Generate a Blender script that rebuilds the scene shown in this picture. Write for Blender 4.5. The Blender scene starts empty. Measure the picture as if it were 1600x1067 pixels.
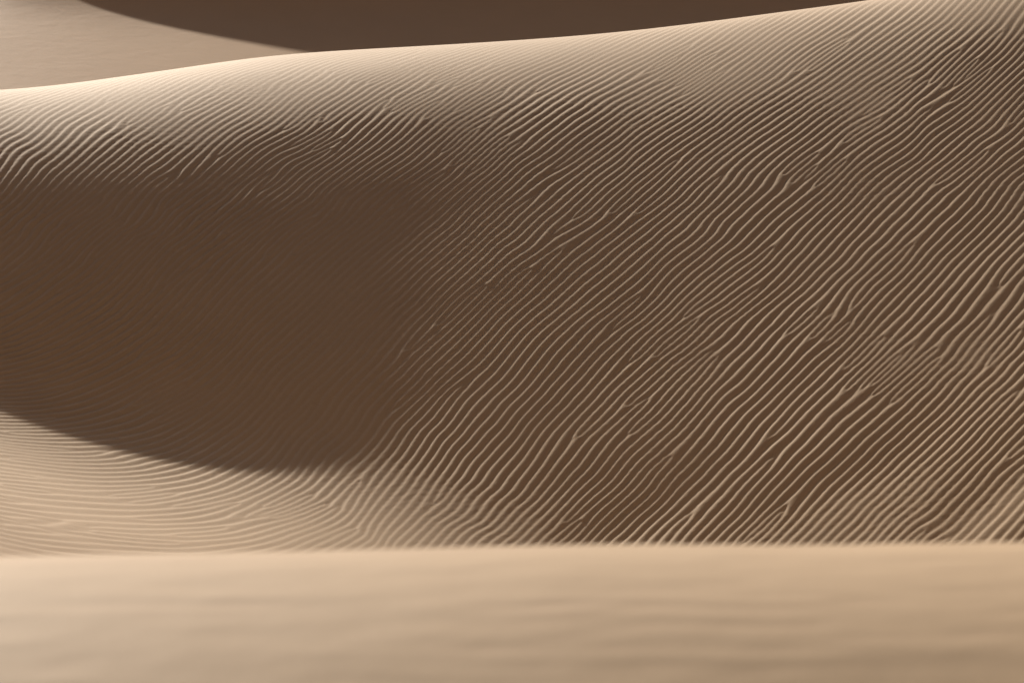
import bpy, math
import numpy as np

R = math.radians
DETAIL = 1.0            # tessellation density of the sand surfaces

# ------------------------------------------------------------------ camera
CAM_Z = 12.0
PITCH = 15.0
FOCAL = 100.0
SC = bpy.context.scene
cam_d = bpy.data.cameras.new('camera')
cam = bpy.data.objects.new('camera', cam_d)
SC.collection.objects.link(cam)
cam.location = (0, 0, CAM_Z)
cam.rotation_euler = (R(90 - PITCH), 0, 0)
cam_d.lens = FOCAL
cam_d.sensor_width = 36.0
cam_d.clip_start = 0.1
cam_d.clip_end = 6000
cam_d.dof.use_dof = True
cam_d.dof.focus_distance = 37.0
cam_d.dof.aperture_fstop = 2.3
SC.camera = cam

# ------------------------------------------------------------------ light
SUN_AZ = 28.0           # degrees left of the viewing direction, behind the dune
SUN_EL = 26.0
world = bpy.data.worlds.new('World')
SC.world = world
world.use_nodes = True
wt = world.node_tree
sky = wt.nodes.new('ShaderNodeTexSky')
sky.sky_type = 'NISHITA'
sky.sun_disc = False
sky.sun_elevation = R(SUN_EL)
sky.sun_rotation = R(-SUN_AZ)
sky.air_density = 0.13
sky.dust_density = 3.4
sky.ozone_density = 0.3
wt.links.new(sky.outputs[0], wt.nodes['Background'].inputs[0])
wt.nodes['Background'].inputs[1].default_value = 0.05
sun_d = bpy.data.lights.new('sun', 'SUN')
sun_d.energy = 5.0
sun_d.angle = R(0.55)
sun_d.color = (1.0, 0.915, 0.79)
sun = bpy.data.objects.new('sun', sun_d)
SC.collection.objects.link(sun)
sun.rotation_euler = (R(90 - SUN_EL), 0, R(180 + SUN_AZ))
sun.location = (-20, 40, 40)
# a sun lamp shines along its local -Z: rotate it so that -Z points away from the sun
import mathutils
_L = mathutils.Vector((-math.sin(R(SUN_AZ)) * math.cos(R(SUN_EL)), math.cos(R(SUN_AZ)) * math.cos(R(SUN_EL)), math.sin(R(SUN_EL))))
sun.rotation_euler = _L.to_track_quat('Z', 'Y').to_euler()

vs = SC.view_settings
vs.view_transform = 'Standard'
vs.look = 'None'
vs.gamma = 1.0
vs.use_curve_mapping = False
vs.exposure = 1.68
SC.cycles.use_denoising = True
SC.cycles.max_bounces = 6
SC.cycles.diffuse_bounces = 4

# ------------------------------------------------------------------ helpers
def spline_matrix(xk, x):
    """natural cubic spline as a matrix: values at x = M @ values at xk (linear beyond the ends)"""
    xk = np.asarray(xk, float); n = len(xk); h = np.diff(xk)
    A = np.eye(n); B = np.zeros((n, n))
    for i in range(1, n - 1):
        A[i, i - 1] = h[i - 1]; A[i, i] = 2 * (h[i - 1] + h[i]); A[i, i + 1] = h[i]
        B[i, i - 1] = 6 / h[i - 1]; B[i, i] = -6 / h[i - 1] - 6 / h[i]; B[i, i + 1] = 6 / h[i]
    K = np.linalg.solve(A, B)
    xc = np.clip(x, xk[0], xk[-1])
    i = np.clip(np.searchsorted(xk, xc) - 1, 0, n - 2)
    hh = h[i]; a = (xk[i + 1] - xc) / hh; b = 1 - a
    M = np.zeros((len(xc), n)); r = np.arange(len(xc))
    M[r, i] += a; M[r, i + 1] += b
    M += ((a ** 3 - a) * hh ** 2 / 6)[:, None] * K[i] + ((b ** 3 - b) * hh ** 2 / 6)[:, None] * K[i + 1]
    return M

def sstep(a, b, x):
    t = np.clip((x - a) / (b - a), 0, 1)
    return t * t * (3 - 2 * t)

def noise(x, y, seed):
    """gradient noise on a unit lattice, about -1..1"""
    rng = np.random.RandomState(seed)
    G = rng.rand(256, 256) * 2 * np.pi
    gx = np.cos(G); gy = np.sin(G)
    x = x + rng.rand() * 100 + 500; y = y + rng.rand() * 100 + 500
    ix = np.floor(x).astype(np.int64); iy = np.floor(y).astype(np.int64)
    fx = x - ix; fy = y - iy
    u = fx * fx * fx * (fx * (fx * 6 - 15) + 10); v = fy * fy * fy * (fy * (fy * 6 - 15) + 10)
    def g(a, b):
        p, q = (ix + a) & 255, (iy + b) & 255
        return gx[p, q] * (fx - a) + gy[p, q] * (fy - b)
    n0 = g(0, 0) * (1 - u) + g(1, 0) * u
    n1 = g(0, 1) * (1 - u) + g(1, 1) * u
    return (n0 * (1 - v) + n1 * v) * 1.5

def graded(a, b, step, lo, hi, grow=1.12, biggest=3.0):
    """coordinates: even steps from a to b, growing steps out to lo and hi"""
    core = np.linspace(a, b, int(round((b - a) / step)) + 1)
    left = []; s = step; p = a
    while p > lo:
        s = min(s * grow, biggest); p -= s; left.append(p)
    right = []; s = step; p = b
    while p < hi:
        s = min(s * grow, biggest); p += s; right.append(p)
    return np.concatenate([left[::-1], core, right])

def sheet(name, xs, ys, Z, mat, label):
    nx, ny = len(xs), len(ys)
    co = np.empty((ny, nx, 3), np.float32)
    co[..., 0] = xs[None, :]; co[..., 1] = ys[:, None]; co[..., 2] = Z + CAM_Z
    nf = (nx - 1) * (ny - 1)
    i = (np.arange(ny - 1)[:, None] * nx + np.arange(nx - 1)[None, :]).ravel()
    f = np.empty((nf, 4), np.int32)
    f[:, 0] = i; f[:, 1] = i + 1; f[:, 2] = i + nx + 1; f[:, 3] = i + nx
    me = bpy.data.meshes.new(name)
    me.vertices.add(nx * ny); me.vertices.foreach_set('co', co.ravel())
    me.loops.add(nf * 4); me.loops.foreach_set('vertex_index', f.ravel())
    me.polygons.add(nf)
    me.polygons.foreach_set('loop_start', np.arange(0, nf * 4, 4, dtype=np.int32))
    me.polygons.foreach_set('use_smooth', np.ones(nf, bool))
    me.update(calc_edges=True)
    me.materials.append(mat)
    o = bpy.data.objects.new(name, me)
    SC.collection.objects.link(o)
    o['kind'] = 'structure'
    o['label'] = label
    return o

# ------------------------------------------------------------------ the broad shape of the desert
# heights below are measured from the lens (the camera stands on a dune, CAM_Z above the datum)
F_PX = 1600 * FOCAL / 36.0
Y_CREST = 40.0
def ray_tan(py):                       # downward slope of the viewing ray through a picture row
    return math.tan(R(PITCH) - math.atan((533.5 - py) / F_PX))
crest_px = [(-700, 262), (-350, 218), (0, 165), (200, 126), (400, 92), (600, 76), (800, 64), (1000, 47), (1200, 22), (1400, -6), (1600, -40), (1950, -85), (2400, -110)]
_dist = Y_CREST / math.cos(R(9)) * math.cos(R(6))
CREST_X = [(p - 800) / F_PX * _dist for p, q in crest_px]
CREST_Z = [-Y_CREST * ray_tan(q) for p, q in crest_px]

# slope down towards the camera, at distances d in front of the crest, for several sections across the dune
DK = [-20.0, -14.0, -9.0, -4.0, -1.5, 0.0, 1.0, 2.0, 3.0, 4.0, 5.0, 6.0, 7.0, 8.0, 9.0, 10.0, 11.0, 12.0, 13.0, 14.0, 16.0, 18.0, 20.0]
SEC = {
 -16: [0.000, -0.100, -0.340, -0.340, -0.270, -0.200, -0.251, -0.281, -0.275, -0.222, -0.107, 0.077, 0.275, 0.392, 0.390, 0.281, 0.094, -0.117, -0.288, -0.397, -0.457, -0.489, -0.512],
 -8: [0.000, -0.100, -0.340, -0.340, -0.270, -0.200, -0.251, -0.281, -0.275, -0.222, -0.107, 0.077, 0.275, 0.392, 0.390, 0.281, 0.094, -0.117, -0.288, -0.397, -0.457, -0.489, -0.512],
 -6.5: [0.000, -0.103, -0.343, -0.340, -0.270, -0.198, -0.217, -0.213, -0.171, -0.084, 0.038, 0.201, 0.362, 0.431, 0.425, 0.330, 0.095, -0.112, -0.247, -0.331, -0.381, -0.418, -0.452],
 -5: [0.000, -0.113, -0.353, -0.340, -0.270, -0.193, -0.178, -0.141, -0.064, 0.059, 0.205, 0.345, 0.440, 0.464, 0.462, 0.372, 0.092, -0.098, -0.200, -0.264, -0.306, -0.348, -0.392],
 -3.5: [0.000, -0.124, -0.360, -0.340, -0.270, -0.188, -0.131, -0.060, 0.049, 0.205, 0.352, 0.431, 0.458, 0.464, 0.469, 0.377, 0.115, -0.054, -0.140, -0.192, -0.234, -0.284, -0.335],
 -2: [0.000, -0.136, -0.360, -0.340, -0.270, -0.182, -0.087, 0.019, 0.163, 0.328, 0.423, 0.445, 0.449, 0.453, 0.453, 0.373, 0.166, 0.014, -0.072, -0.126, -0.173, -0.225, -0.281],
 -0.5: [0.000, -0.144, -0.364, -0.344, -0.270, -0.176, -0.035, 0.111, 0.275, 0.405, 0.445, 0.451, 0.444, 0.442, 0.428, 0.389, 0.264, 0.103, 0.004, -0.060, -0.114, -0.171, -0.231],
 1.5: [0.000, -0.152, -0.372, -0.352, -0.270, -0.167, 0.053, 0.224, 0.360, 0.441, 0.467, 0.471, 0.460, 0.452, 0.437, 0.436, 0.340, 0.188, 0.084, 0.009, -0.054, -0.118, -0.183],
 3.5: [0.000, -0.158, -0.378, -0.358, -0.270, -0.153, 0.133, 0.326, 0.411, 0.459, 0.479, 0.479, 0.467, 0.458, 0.453, 0.427, 0.354, 0.257, 0.162, 0.082, 0.008, -0.064, -0.138],
 5.5: [0.000, -0.160, -0.380, -0.360, -0.270, -0.145, 0.199, 0.408, 0.463, 0.480, 0.483, 0.475, 0.463, 0.452, 0.438, 0.407, 0.365, 0.312, 0.238, 0.157, 0.074, -0.010, -0.095],
 7.5: [0.000, -0.160, -0.380, -0.360, -0.270, -0.139, 0.254, 0.483, 0.532, 0.514, 0.488, 0.469, 0.455, 0.441, 0.420, 0.395, 0.380, 0.361, 0.311, 0.232, 0.140, 0.044, -0.052],
 16: [0.000, -0.160, -0.380, -0.360, -0.270, -0.139, 0.254, 0.483, 0.532, 0.514, 0.488, 0.469, 0.455, 0.441, 0.420, 0.395, 0.380, 0.361, 0.311, 0.232, 0.140, 0.044, -0.052],
}
_sx = sorted(SEC)
_df = np.linspace(-20, 20, 1601)
_M = spline_matrix(DK, _df)
_i0 = np.argmin(abs(_df))
DROP = []
for k in _sx:
    s = _M @ np.array(SEC[k], float)
    c = np.concatenate([[0], np.cumsum((s[1:] + s[:-1]) / 2 * np.diff(_df))])
    DROP.append(c - c[_i0])
DROP = np.array(DROP)                  # fall below the crest, one row per section

def main_macro(xs, ys):
    d = np.clip(Y_CREST - ys, -20, 20)
    col = np.array([np.interp(d, _df, r) for r in DROP])          # sections x ny
    Mx = spline_matrix(_sx, xs)                                   # nx x sections
    drop = (Mx @ col).T                                           # ny x nx
    zc = spline_matrix(CREST_X, xs) @ np.array(CREST_Z)
    return zc[None, :] - drop

PLAIN = -10.4
def fore_profile(y):
    yy = np.linspace(-40, 30, 3001)
    s = np.interp(yy, [-40, -4, 0, 4, 6.4, 7.4, 8.3, 9.0, 9.6, 12, 17, 20, 23, 26, 30], [0, -.02, -.15, .02, .15, .11, -.04, -.35, -.47, -.58, -.58, -.36, -.12, 0, 0])
    k = np.ones(31) / 31
    s = np.convolve(np.pad(s, 15, mode='edge'), k, mode='valid')
    c = np.concatenate([[0], np.cumsum((s[1:] + s[:-1]) / 2 * np.diff(yy))])
    c -= np.interp(9.0, yy, c)
    return np.interp(y, yy, c)

def fore_macro(xs, ys):
    X, Y = np.meshgrid(xs, ys)
    px = [-2500, -400, 0, 400, 800, 1100, 1600, 2200, 4200]
    py = [885, 862, 863, 868, 868, 862, 846, 820, 790]
    zx = [(p - 800) / F_PX * 9.3 for p in px]
    zz = [-9.0 * ray_tan(q) for q in py]
    z = (spline_matrix(zx, xs) @ np.array(zz))[None, :] + fore_profile(ys)[:, None]
    z = z + 0.05 * noise(X / 2.3, Y / 1.7, 41) * sstep(14, 11, Y) - 0.045 * np.clip(8.3 - Y, 0, 4) ** 2 * sstep(-1.2, 1.6, X) * sstep(2, 5, Y)
    return z

def back_macro(xs, ys):
    X, Y = np.meshgrid(xs, ys)
    z = -9.63 + 0.195 * (np.minimum(Y, 80) - 60) + 0.06 * noise(X / 6, Y / 5, 51)
    # a dune with a sharp brink, growing to the right, its slip face towards the camera
    zb = -1.3 + 0.52 * (X + 11.4)
    zb = np.where(zb > -1.6, -1.6 + 0.5 * np.tanh((zb + 1.6) / 0.5), zb)
    brink = 75.0 + 0.4 * np.sin(X / 11.0)
    ridge = np.minimum(zb - 0.66 * (brink - Y), zb - 0.17 * (Y - brink))
    k = 0.25                                    # soft toe
    return k * np.logaddexp(z / k, ridge / k)

def land(xs, ys):
    """main dune running out into the ground and the dune behind it"""
    w = sstep(47, 55, ys)[:, None]
    return main_macro(xs, ys) * (1 - w) + back_macro(xs, ys) * w

def borders(Z, xs):
    e = sstep(34, 46, abs(xs))[None, :]
    return Z * (1 - e) + (-12.2) * e

# ------------------------------------------------------------------ materials
def sand(name, base, dark, grain=1.0, gloss=0.15):
    m = bpy.data.materials.new(name); m.use_nodes = True
    nt = m.node_tree; nd = nt.nodes; lk = nt.links
    b = nd['Principled BSDF']
    b.inputs['Roughness'].default_value = 0.74
    b.inputs['Specular IOR Level'].default_value = gloss
    b.inputs['Specular Tint'].default_value = (1.0, 0.76, 0.52, 1)
    b.inputs['Diffuse Roughness'].default_value = 0.6
    tc = nd.new('ShaderNodeTexCoord')
    n1 = nd.new('ShaderNodeTexNoise'); n1.inputs['Scale'].default_value = 1.1; n1.inputs['Detail'].default_value = 5
    n2 = nd.new('ShaderNodeTexNoise'); n2.inputs['Scale'].default_value = 48; n2.inputs['Detail'].default_value = 3
    for n in (n1, n2): lk.new(tc.outputs['Object'], n.inputs['Vector'])
    mx = nd.new('ShaderNodeMix'); mx.data_type = 'RGBA'
    mx.inputs['A'].default_value = (*dark, 1); mx.inputs['B'].default_value = (*base, 1)
    ad = nd.new('ShaderNodeMath'); ad.operation = 'ADD'
    sc1 = nd.new('ShaderNodeMath'); sc1.operation = 'MULTIPLY'; sc1.inputs[1].default_value = 0.45
    sc2 = nd.new('ShaderNodeMath'); sc2.operation = 'MULTIPLY'; sc2.inputs[1].default_value = 0.65
    lk.new(n1.outputs['Fac'], sc1.inputs[0]); lk.new(n2.outputs['Fac'], sc2.inputs[0])
    lk.new(sc1.outputs[0], ad.inputs[0]); lk.new(sc2.outputs[0], ad.inputs[1])
    lk.new(ad.outputs[0], mx.inputs['Factor'])
    lk.new(mx.outputs['Result'], b.inputs['Base Color'])
    bp = nd.new('ShaderNodeBump'); bp.inputs['Strength'].default_value = 0.35 * grain
    bp.inputs['Distance'].default_value = 0.004
    lk.new(n2.outputs['Fac'], bp.inputs['Height'])
    lk.new(bp.outputs[0], b.inputs['Normal'])
    return m
M_SAND = sand('rippled sand', (0.335, 0.239, 0.150), (0.262, 0.186, 0.115))
M_FORE = sand('near sand', (0.298, 0.213, 0.132), (0.238, 0.169, 0.104), gloss=0.08)
def far_relief(m):
    nt = m.node_tree; nd = nt.nodes; lk = nt.links
    tc = nd.new('ShaderNodeTexCoord'); mp = nd.new('ShaderNodeMapping'); mp.inputs['Scale'].default_value = (0.55, 1.0, 1.0); mp.inputs['Rotation'].default_value = (0, 0, R(20))
    n = nd.new('ShaderNodeTexNoise'); n.inputs['Scale'].default_value = 3.2; n.inputs['Detail'].default_value = 6; n.inputs['Roughness'].default_value = 0.62; n.inputs['Distortion'].default_value = 0.4
    lk.new(tc.outputs['Object'], mp.inputs['Vector']); lk.new(mp.outputs[0], n.inputs['Vector'])
    bp = nd.new('ShaderNodeBump'); bp.inputs['Strength'].default_value = 0.35; bp.inputs['Distance'].default_value = 0.03
    lk.new(n.outputs['Fac'], bp.inputs['Height'])
    lk.new(bp.outputs[0], [x for x in nd if x.type == 'BUMP' and x is not bp][0].inputs['Normal'])
M_BACK = sand('far sand', (0.345, 0.230, 0.137), (0.288, 0.193, 0.114), gloss=0.05)
far_relief(M_BACK)

# ------------------------------------------------------------------ wind ripples
# Picture measurements of the ripples (place, angle of the crests, rows or columns from crest to crest)
# turned into ground directions and wavelengths where the viewing rays meet the dune.
PICKS = [  # px, py, angle up to the right, spacing: 'v' down a column or 'h' along a row
 (100, 230, 35, 'v', 14), (60, 190, 28, 'v', 11), (300, 150, 25, 'v', 10), (450, 160, 30, 'v', 12), (650, 140, 30, 'v', 11), (300, 230, 37, 'v', 15),
 (620, 330, 43, 'h', 17), (480, 260, 40, 'h', 16.5), (1120, 430, 43, 'h', 18.5), (1480, 430, 46, 'h', 17), (880, 150, 31, 'v', 11.5), (850, 105, 22, 'v', 8.5),
 (1320, 740, 45, 'h', 18), (1550, 780, 37, 'v', 14), (680, 740, 45, 'h', 17), (600, 820, 30, 'v', 12), (450, 825, 12, 'v', 9.5),
 (200, 790, -1, 'v', 9), (50, 810, -7, 'v', 9), (60, 720, -4, 'v', 9), (130, 755, -2, 'v', 9), (300, 800, 4, 'v', 9.5), (30, 845, -9, 'v', 9.5), (330, 845, 2, 'v', 9.5), (150, 835, -5, 'v', 9.5), (220, 740, 3, 'v', 9.5), (20, 760, -6, 'v', 9), (400, 740, 25, 'v', 11), (200, 690, 20, 'v', 11), (100, 640, 12, 'v', 10.5),
 (300, 560, 47, 'h', 16), (60, 330, 40, 'h', 16), (60, 470, 42, 'h', 16), (180, 520, 45, 'h', 16), (350, 330, 42, 'h', 16.5), (400, 640, 44, 'h', 16), (230, 620, 38, 'h', 16), (1590, 480, 44, 'h', 17.5), (1420, 820, 40, 'h', 18.5), (150, 400, 43, 'h', 16.5), (450, 430, 44, 'h', 17), (500, 600, 46, 'h', 16.5),
 (1500, 80, 40, 'h', 18), (1300, 85, 35, 'v', 13), (1100, 105, 31, 'v', 11.5), (1250, 250, 41, 'h', 18), (1000, 300, 43, 'h', 17.5), (800, 450, 44, 'h', 17.5),
 (850, 620, 45, 'h', 17.5), (1000, 770, 48, 'h', 18), (1150, 835, 44, 'h', 18), (800, 835, 46, 'h', 17), (1400, 600, 43, 'h', 18), (1100, 620, 44, 'h', 18.5), (1580, 250, 42, 'h', 18), (1570, 620, 41, 'h', 18)]
_gx = np.linspace(-14, 14, 281); _gy = np.linspace(20, 45, 501)
_gz = main_macro(_gx, _gy)
def ground_z(x, y):
    u = np.clip((x + 14) / 0.1, 0, 279.999); v = np.clip((y - 20) / 0.05, 0, 499.999)
    i = int(u); j = int(v); a = u - i; b = v - j
    return (_gz[j, i] * (1 - a) + _gz[j, i + 1] * a) * (1 - b) + (_gz[j + 1, i] * (1 - a) + _gz[j + 1, i + 1] * a) * b
def hit(px, py):
    cx, cy = (px - 800) / F_PX, (533.5 - py) / F_PX
    p = R(PITCH)
    d = (cx, math.cos(p) + cy * math.sin(p), -math.sin(p) + cy * math.cos(p))
    lo = None; prev = 20.0
    for k in range(1, 300):
        y = 20.0 + k * 0.08
        t = y / d[1]
        if d[2] * t < ground_z(d[0] * t, y):
            a, b = prev, y
            for _ in range(30):
                m = (a + b) / 2; t = m / d[1]
                if d[2] * t < ground_z(d[0] * t, m): b = m
                else: a = m
            t = a / d[1]
            return np.array([d[0] * t, a])
        prev = y
    return None
# a smooth phase whose gradient follows the measured ripples: plane wave + bumps on a 1.5 m lattice
CEN = np.array([(x, y) for x in np.arange(-9, 9.1, 1.5) for y in np.arange(23, 41.1, 1.5)])
SIG = 2.1
rows = []; rhs = []; KP = []
for px, py, ang, ax, sp in PICKS:
    sp = sp * (0.88 + 0.14 * min(1, max(0, (py - 250) / 350)) * min(1, max(0, (px - 450) / 400)))
    ang = ang + 3 * min(1, max(0, (px - 500) / 500)) * min(1, max(0, (py - 120) / 200))
    c, s_ = math.cos(R(ang)), math.sin(R(ang))
    p0 = hit(px, py); p1 = hit(px + 12 * c, py - 12 * s_); p1b = hit(px - 12 * c, py + 12 * s_)
    p2 = hit(px, py + sp) if ax == 'v' else hit(px + sp, py)
    if any(q is None for q in (p0, p1, p1b, p2)): continue
    k = np.linalg.solve(np.array([p1 - p1b, p2 - p0]), [0.0, -1.0])
    KP.append((p0, k)); w = 1 / np.linalg.norm(k)
    dx = p0[0] - CEN[:, 0]; dy = p0[1] - CEN[:, 1]
    g = np.exp(-(dx ** 2 + dy ** 2) / (2 * SIG ** 2))
    rows.append(w * np.concatenate([[1, 0], -dx / SIG ** 2 * g])); rhs.append(w * k[0])
    rows.append(w * np.concatenate([[0, 1], -dy / SIG ** 2 * g])); rhs.append(w * k[1])
A = np.array(rows)
reg = np.full(A.shape[1], 2e-4); reg[:2] = 1e-8
COEF = np.linalg.solve(A.T @ A + np.diag(reg), A.T @ np.array(rhs))
def base_phase(xs, ys):
    ex = np.exp(-(xs[:, None] - np.arange(-9, 9.1, 1.5)[None]) ** 2 / (2 * SIG ** 2))
    ey = np.exp(-(ys[:, None] - np.arange(23, 41.1, 1.5)[None]) ** 2 / (2 * SIG ** 2))
    Cm = COEF[2:].reshape(ex.shape[1], ey.shape[1])
    return COEF[0] * xs[None, :] + COEF[1] * ys[:, None] + ey @ Cm.T @ ex.T
if DETAIL < 1:
    print('resid', np.sqrt(np.mean((A @ COEF - rhs) ** 2)), COEF[:2], abs(COEF[2:]).max())

def ripple_profile(P, crest=0.62, power=1.1):
    f = P - np.floor(P)
    u = np.clip(f / crest, 0, 1)
    up = 0.35 * (0.5 - 0.5 * np.cos(np.pi * u)) + 0.65 * (1 - (1 - u) ** 2)   # rounded on the gentle side
    dn = 0.5 + 0.5 * np.cos(np.pi * np.clip((f - crest) / (1 - crest), 0, 1))
    return np.where(f < crest, up, dn) ** power

def defects(X, Y, area, seed, n_pair, n_cluster, stretch=3.2, az=45.0, size=1.0):
    """forks in the ripple field: phase windings in opposite pairs, each pair one short extra ripple"""
    rng = np.random.RandomState(seed)
    ct, st_ = math.cos(R(az)), math.sin(R(az))
    T = X * ct + Y * st_; N = -X * st_ + Y * ct
    P = np.zeros_like(X)
    prs = []
    for _ in range(n_pair):
        x, y = rng.uniform(area[0], area[1]), rng.uniform(area[2], area[3])
        prs.append((x * ct + y * st_, -x * st_ + y * ct, size * rng.uniform(0.5, 1.8), size * rng.normal(0, 0.06), rng.choice([-1, 1, 1, 1])))
    for _ in range(n_cluster):
        x, y = rng.uniform(area[0], area[1]), rng.uniform(area[2], area[3])
        t0, n0 = x * ct + y * st_, -x * st_ + y * ct
        sg = 1; ln = size * rng.uniform(0.45, 0.95)
        for q in range(rng.randint(2, 5)):
            prs.append((t0 + size * rng.normal(0, .08), n0 + size * (q * rng.uniform(.16, .26)), ln * rng.uniform(.7, 1.3), size * rng.normal(0, .03), sg))
    inv = 1 / (2 * np.pi)
    for t, n, ln, tilt, sg in prs:
        a = T - (t - ln / 2); b = T - (t + ln / 2)
        P += sg * inv * (np.arctan2(stretch * (N - n + tilt), a) - np.arctan2(stretch * (N - n - tilt), b))
    return P

def bends(X, Y, area, seed, n, az=45.0):
    """bundles of neighbouring ripples that step sideways together"""
    rng = np.random.RandomState(seed)
    ct, st_ = math.cos(R(az)), math.sin(R(az))
    P = np.zeros_like(X)
    for _ in range(n):
        x0, y0 = rng.uniform(area[0], area[1]), rng.uniform(area[2], area[3])
        A = rng.choice([-1, 1, 1]) * rng.uniform(0.08, 0.28); w = rng.uniform(0.10, 0.26)
        sn = rng.uniform(0.25, 0.7); so = rng.uniform(0.45, 1.0); sh = rng.normal(0, 0.5)
        i0, i1 = np.searchsorted(xs, (x0 - 2.6, x0 + 2.6)); j0, j1 = np.searchsorted(ys, (y0 - 2.6, y0 + 2.6))
        dx = X[j0:j1, i0:i1] - x0; dy = Y[j0:j1, i0:i1] - y0
        t = dx * ct + dy * st_; m = -dx * st_ + dy * ct
        t = t + sh * m
        P[j0:j1, i0:i1] += A * np.tanh(t / w) * np.exp(-(m / sn) ** 2 - (t / so) ** 2)
    return P

def local_wavelength(P, xs, ys):
    wrap = lambda d: d - np.round(d)
    gx = np.zeros_like(P); gy = np.zeros_like(P)
    gx[:, 1:] = wrap(P[:, 1:] - P[:, :-1]) / np.diff(xs)[None, :]
    gy[1:, :] = wrap(P[1:, :] - P[:-1, :]) / np.diff(ys)[:, None]
    return 1 / np.maximum(np.hypot(gx, gy), 1.0)

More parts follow.
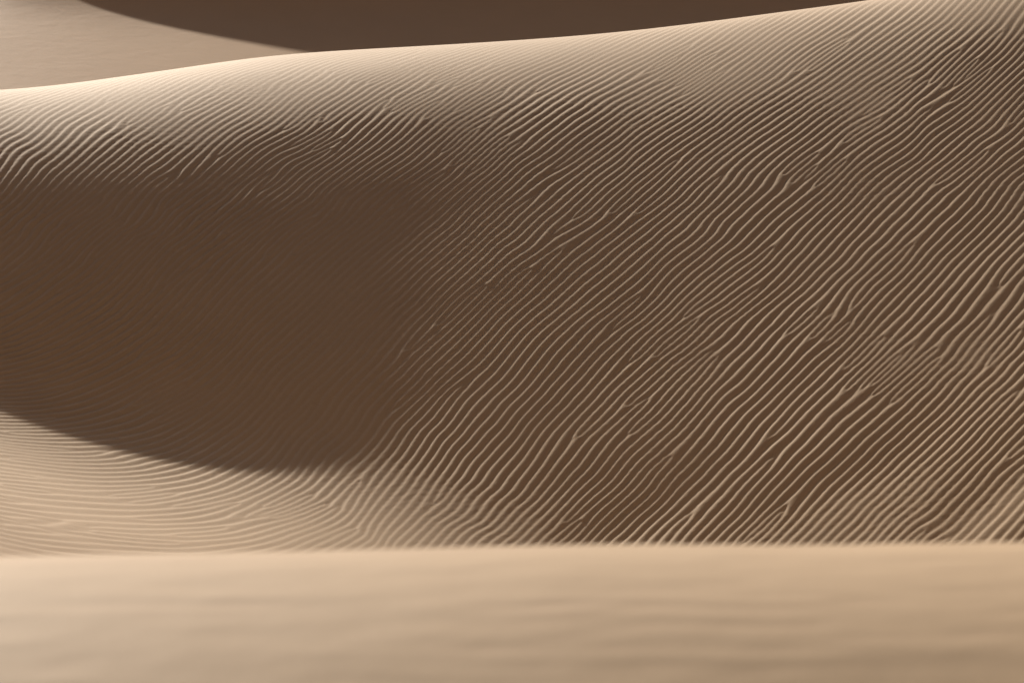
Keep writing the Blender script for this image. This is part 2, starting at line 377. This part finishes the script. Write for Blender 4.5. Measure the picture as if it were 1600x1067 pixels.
# ------------------------------------------------------------------ main dune
st = 0.05 if DETAIL < 1 else 0.0135
xs = graded(-7.2, 7.2, st, -48, 48)
ys = np.concatenate([np.arange(18.0, 22.4, 0.1), np.arange(22.4, 28.3, max(st, 0.03)), np.arange(28.3, 38.2, st), np.arange(38.2, 41.0, max(st, 0.025)), graded(41.0, 41.1, 0.05, 41.0, 55.4, 1.08, 0.6)])
ys = ys[np.concatenate([[True], np.diff(ys) > 0.004])]
Zm = land(xs, ys)
X, Y = np.meshgrid(xs, ys)
if DETAIL >= 1:
    C45 = math.sqrt(0.5)
    T = (X + Y) * C45; N = (Y - X) * C45
    P = base_phase(xs, ys)
    floor = sstep(30.6, 28.6, Y + 0.55 * X + 2.2)               # the valley floor, left
    P += (1 - 0.6 * floor) * (0.30 * noise(T / 1.0, N / 1.1, 3) + 0.06 * noise(T / 0.34, N / 0.45, 4)) + (1 - 0.7 * floor) * 0.5 * noise(T / 2.6, N / 2.2, 5)
    P += bends(X, Y, (-7.5, 7.5, 28, 36.3), 18, 130)
    P += defects(X, Y, (-8, 8, 28, 40), 11, 95, 24)
    P += defects(X, Y, (-7.5, -1.5, 22, 29), 12, 40, 3, az=64.0, size=1.1)
    lam = local_wavelength(P, xs, ys)
    D = Y_CREST - Y
    amp = 0.0106 * np.clip(lam / 0.12, 0.12, 1.08) ** 1.3
    amp *= 0.85 + 0.35 * noise(X / 1.3, Y / 1.3, 6)
    # smoother crest, keyed to the sun direction: ripples flatter sunward, deepened in the shade
    zy = np.gradient(Zm, ys, axis=0); zx = np.gradient(Zm, xs, axis=1)
    steep = 0.79 * zy - 0.42 * zx
    sunward_amp = 0.30 + 0.44 * sstep(0, 6, X)
    amp *= sunward_amp + (1 - sunward_amp) * sstep(0.06, 0.40, steep)
    amp *= sstep(0.0, 1.0, D)
    amp *= sstep(7.9, 7.2, abs(X))
    amp *= 1 + 1.15 * floor
    amp *= 1 + 0.25 * sstep(33.5, 30.5, Y) * sstep(-1, 1.5, X) + 0.9 * sstep(0.2, -1.5, X) * sstep(0.435, 0.475, steep)
    Zm = Zm + amp * (ripple_profile(P) - 0.4)
    grit = 0.5 + 0.5 * np.clip(1.4 * noise(X / 1.6, Y / 1.2, 9) + 0.2, -1, 1)
    Zm = Zm + (0.0002 + 0.0011 * grit) * noise(T / 0.075, N / 0.045, 10) * sstep(1, 4, D) * sstep(7.9, 7.2, abs(X))
    Zm = Zm + 0.006 * noise(T / 1.9, N / 1.0, 8) * sstep(0, 2, D)
    # broad folds low on the right
    fold = np.sin(2 * np.pi * (N - 20.2 + 0.16 * noise(T / 2.0, N / 2.0, 31)) / 1.25)
    Zm = Zm + 0.0095 * fold * (0.12 + 0.88 * sstep(31.4, 29.6, Y - 0.25 * (X - 3))) * sstep(-0.6, 1.0, X) * sstep(36, 32, Y) * np.clip(0.6 + 1.1 * noise(T / 1.5, N / 1.3, 32), 0, 1.6) * sstep(7.9, 7.2, abs(X))
sheet('rippled_dune', xs, ys, borders(Zm, xs), M_SAND, 'tall rippled dune face, sunlit along its crest and in shadow on the left')

xf = graded(-3.4, 3.4, 0.03, -48, 48)
yf = graded(4.6, 10.0, 0.024, -30, 18.2, 1.08, 0.6)
Zf = fore_macro(xf, yf)
Xf, Yf = np.meshgrid(xf, yf)
Pf = Yf / 0.13 - 0.10 * Xf / 0.13 + 0.5 * noise(Xf / 1.6, Yf / 0.8, 21) + 0.5 * noise(Xf / 0.5, Yf / 0.5, 22)
Pf += defects(Xf, Yf, (-3.2, 3.2, 5, 9.5), 23, 40, 6, az=5.0)
af = 0.0017 * (0.75 + 0.6 * noise(Xf / 0.9, Yf / 0.5, 24)) * (0.55 + 0.45 * sstep(-1.5, 1.6, Xf)) * sstep(9.6, 7.6, Yf)
Zf = Zf + (0.0015 * noise(Xf / 1.1, Yf / 0.15, 25) + 0.0020 * noise(Xf / 0.7, Yf / 0.075, 26) + 0.0020 * noise(Xf / 0.28, Yf / 0.11, 28) + 0.0008 * noise(Xf / 0.12, Yf / 0.06, 27)) * sstep(11, 10, Yf) * sstep(3.6, 3.3, abs(Xf))
Zf = Zf + af * ripple_profile(Pf, 0.6, 1.1) * sstep(12, 11, Yf) * sstep(3.6, 3.3, abs(Xf))
w = sstep(13, 17.9, yf)[:, None]
Zf = Zf * (1 - w) + (main_macro(xf, np.maximum(yf, 18.0)) - 0.02) * w
sheet('foreground_dune', xf, yf, borders(Zf, xf), M_FORE, 'smooth sunlit near dune crest, out of focus')

xb = graded(-18, 14, 0.12, -60, 60)
yb = graded(55.5, 90, 0.12, 55.4, 150, 1.1, 1.5)
Zb = land(xb, yb)
sheet('background_dune', xb, yb, Zb, M_BACK, 'far sand flat and shaded dune behind the main crest')
xg = np.linspace(-2500, 2500, 60)
sheet('ground', xg, xg, np.full((60, 60), -12.0), M_BACK, 'desert ground reaching to the horizon')
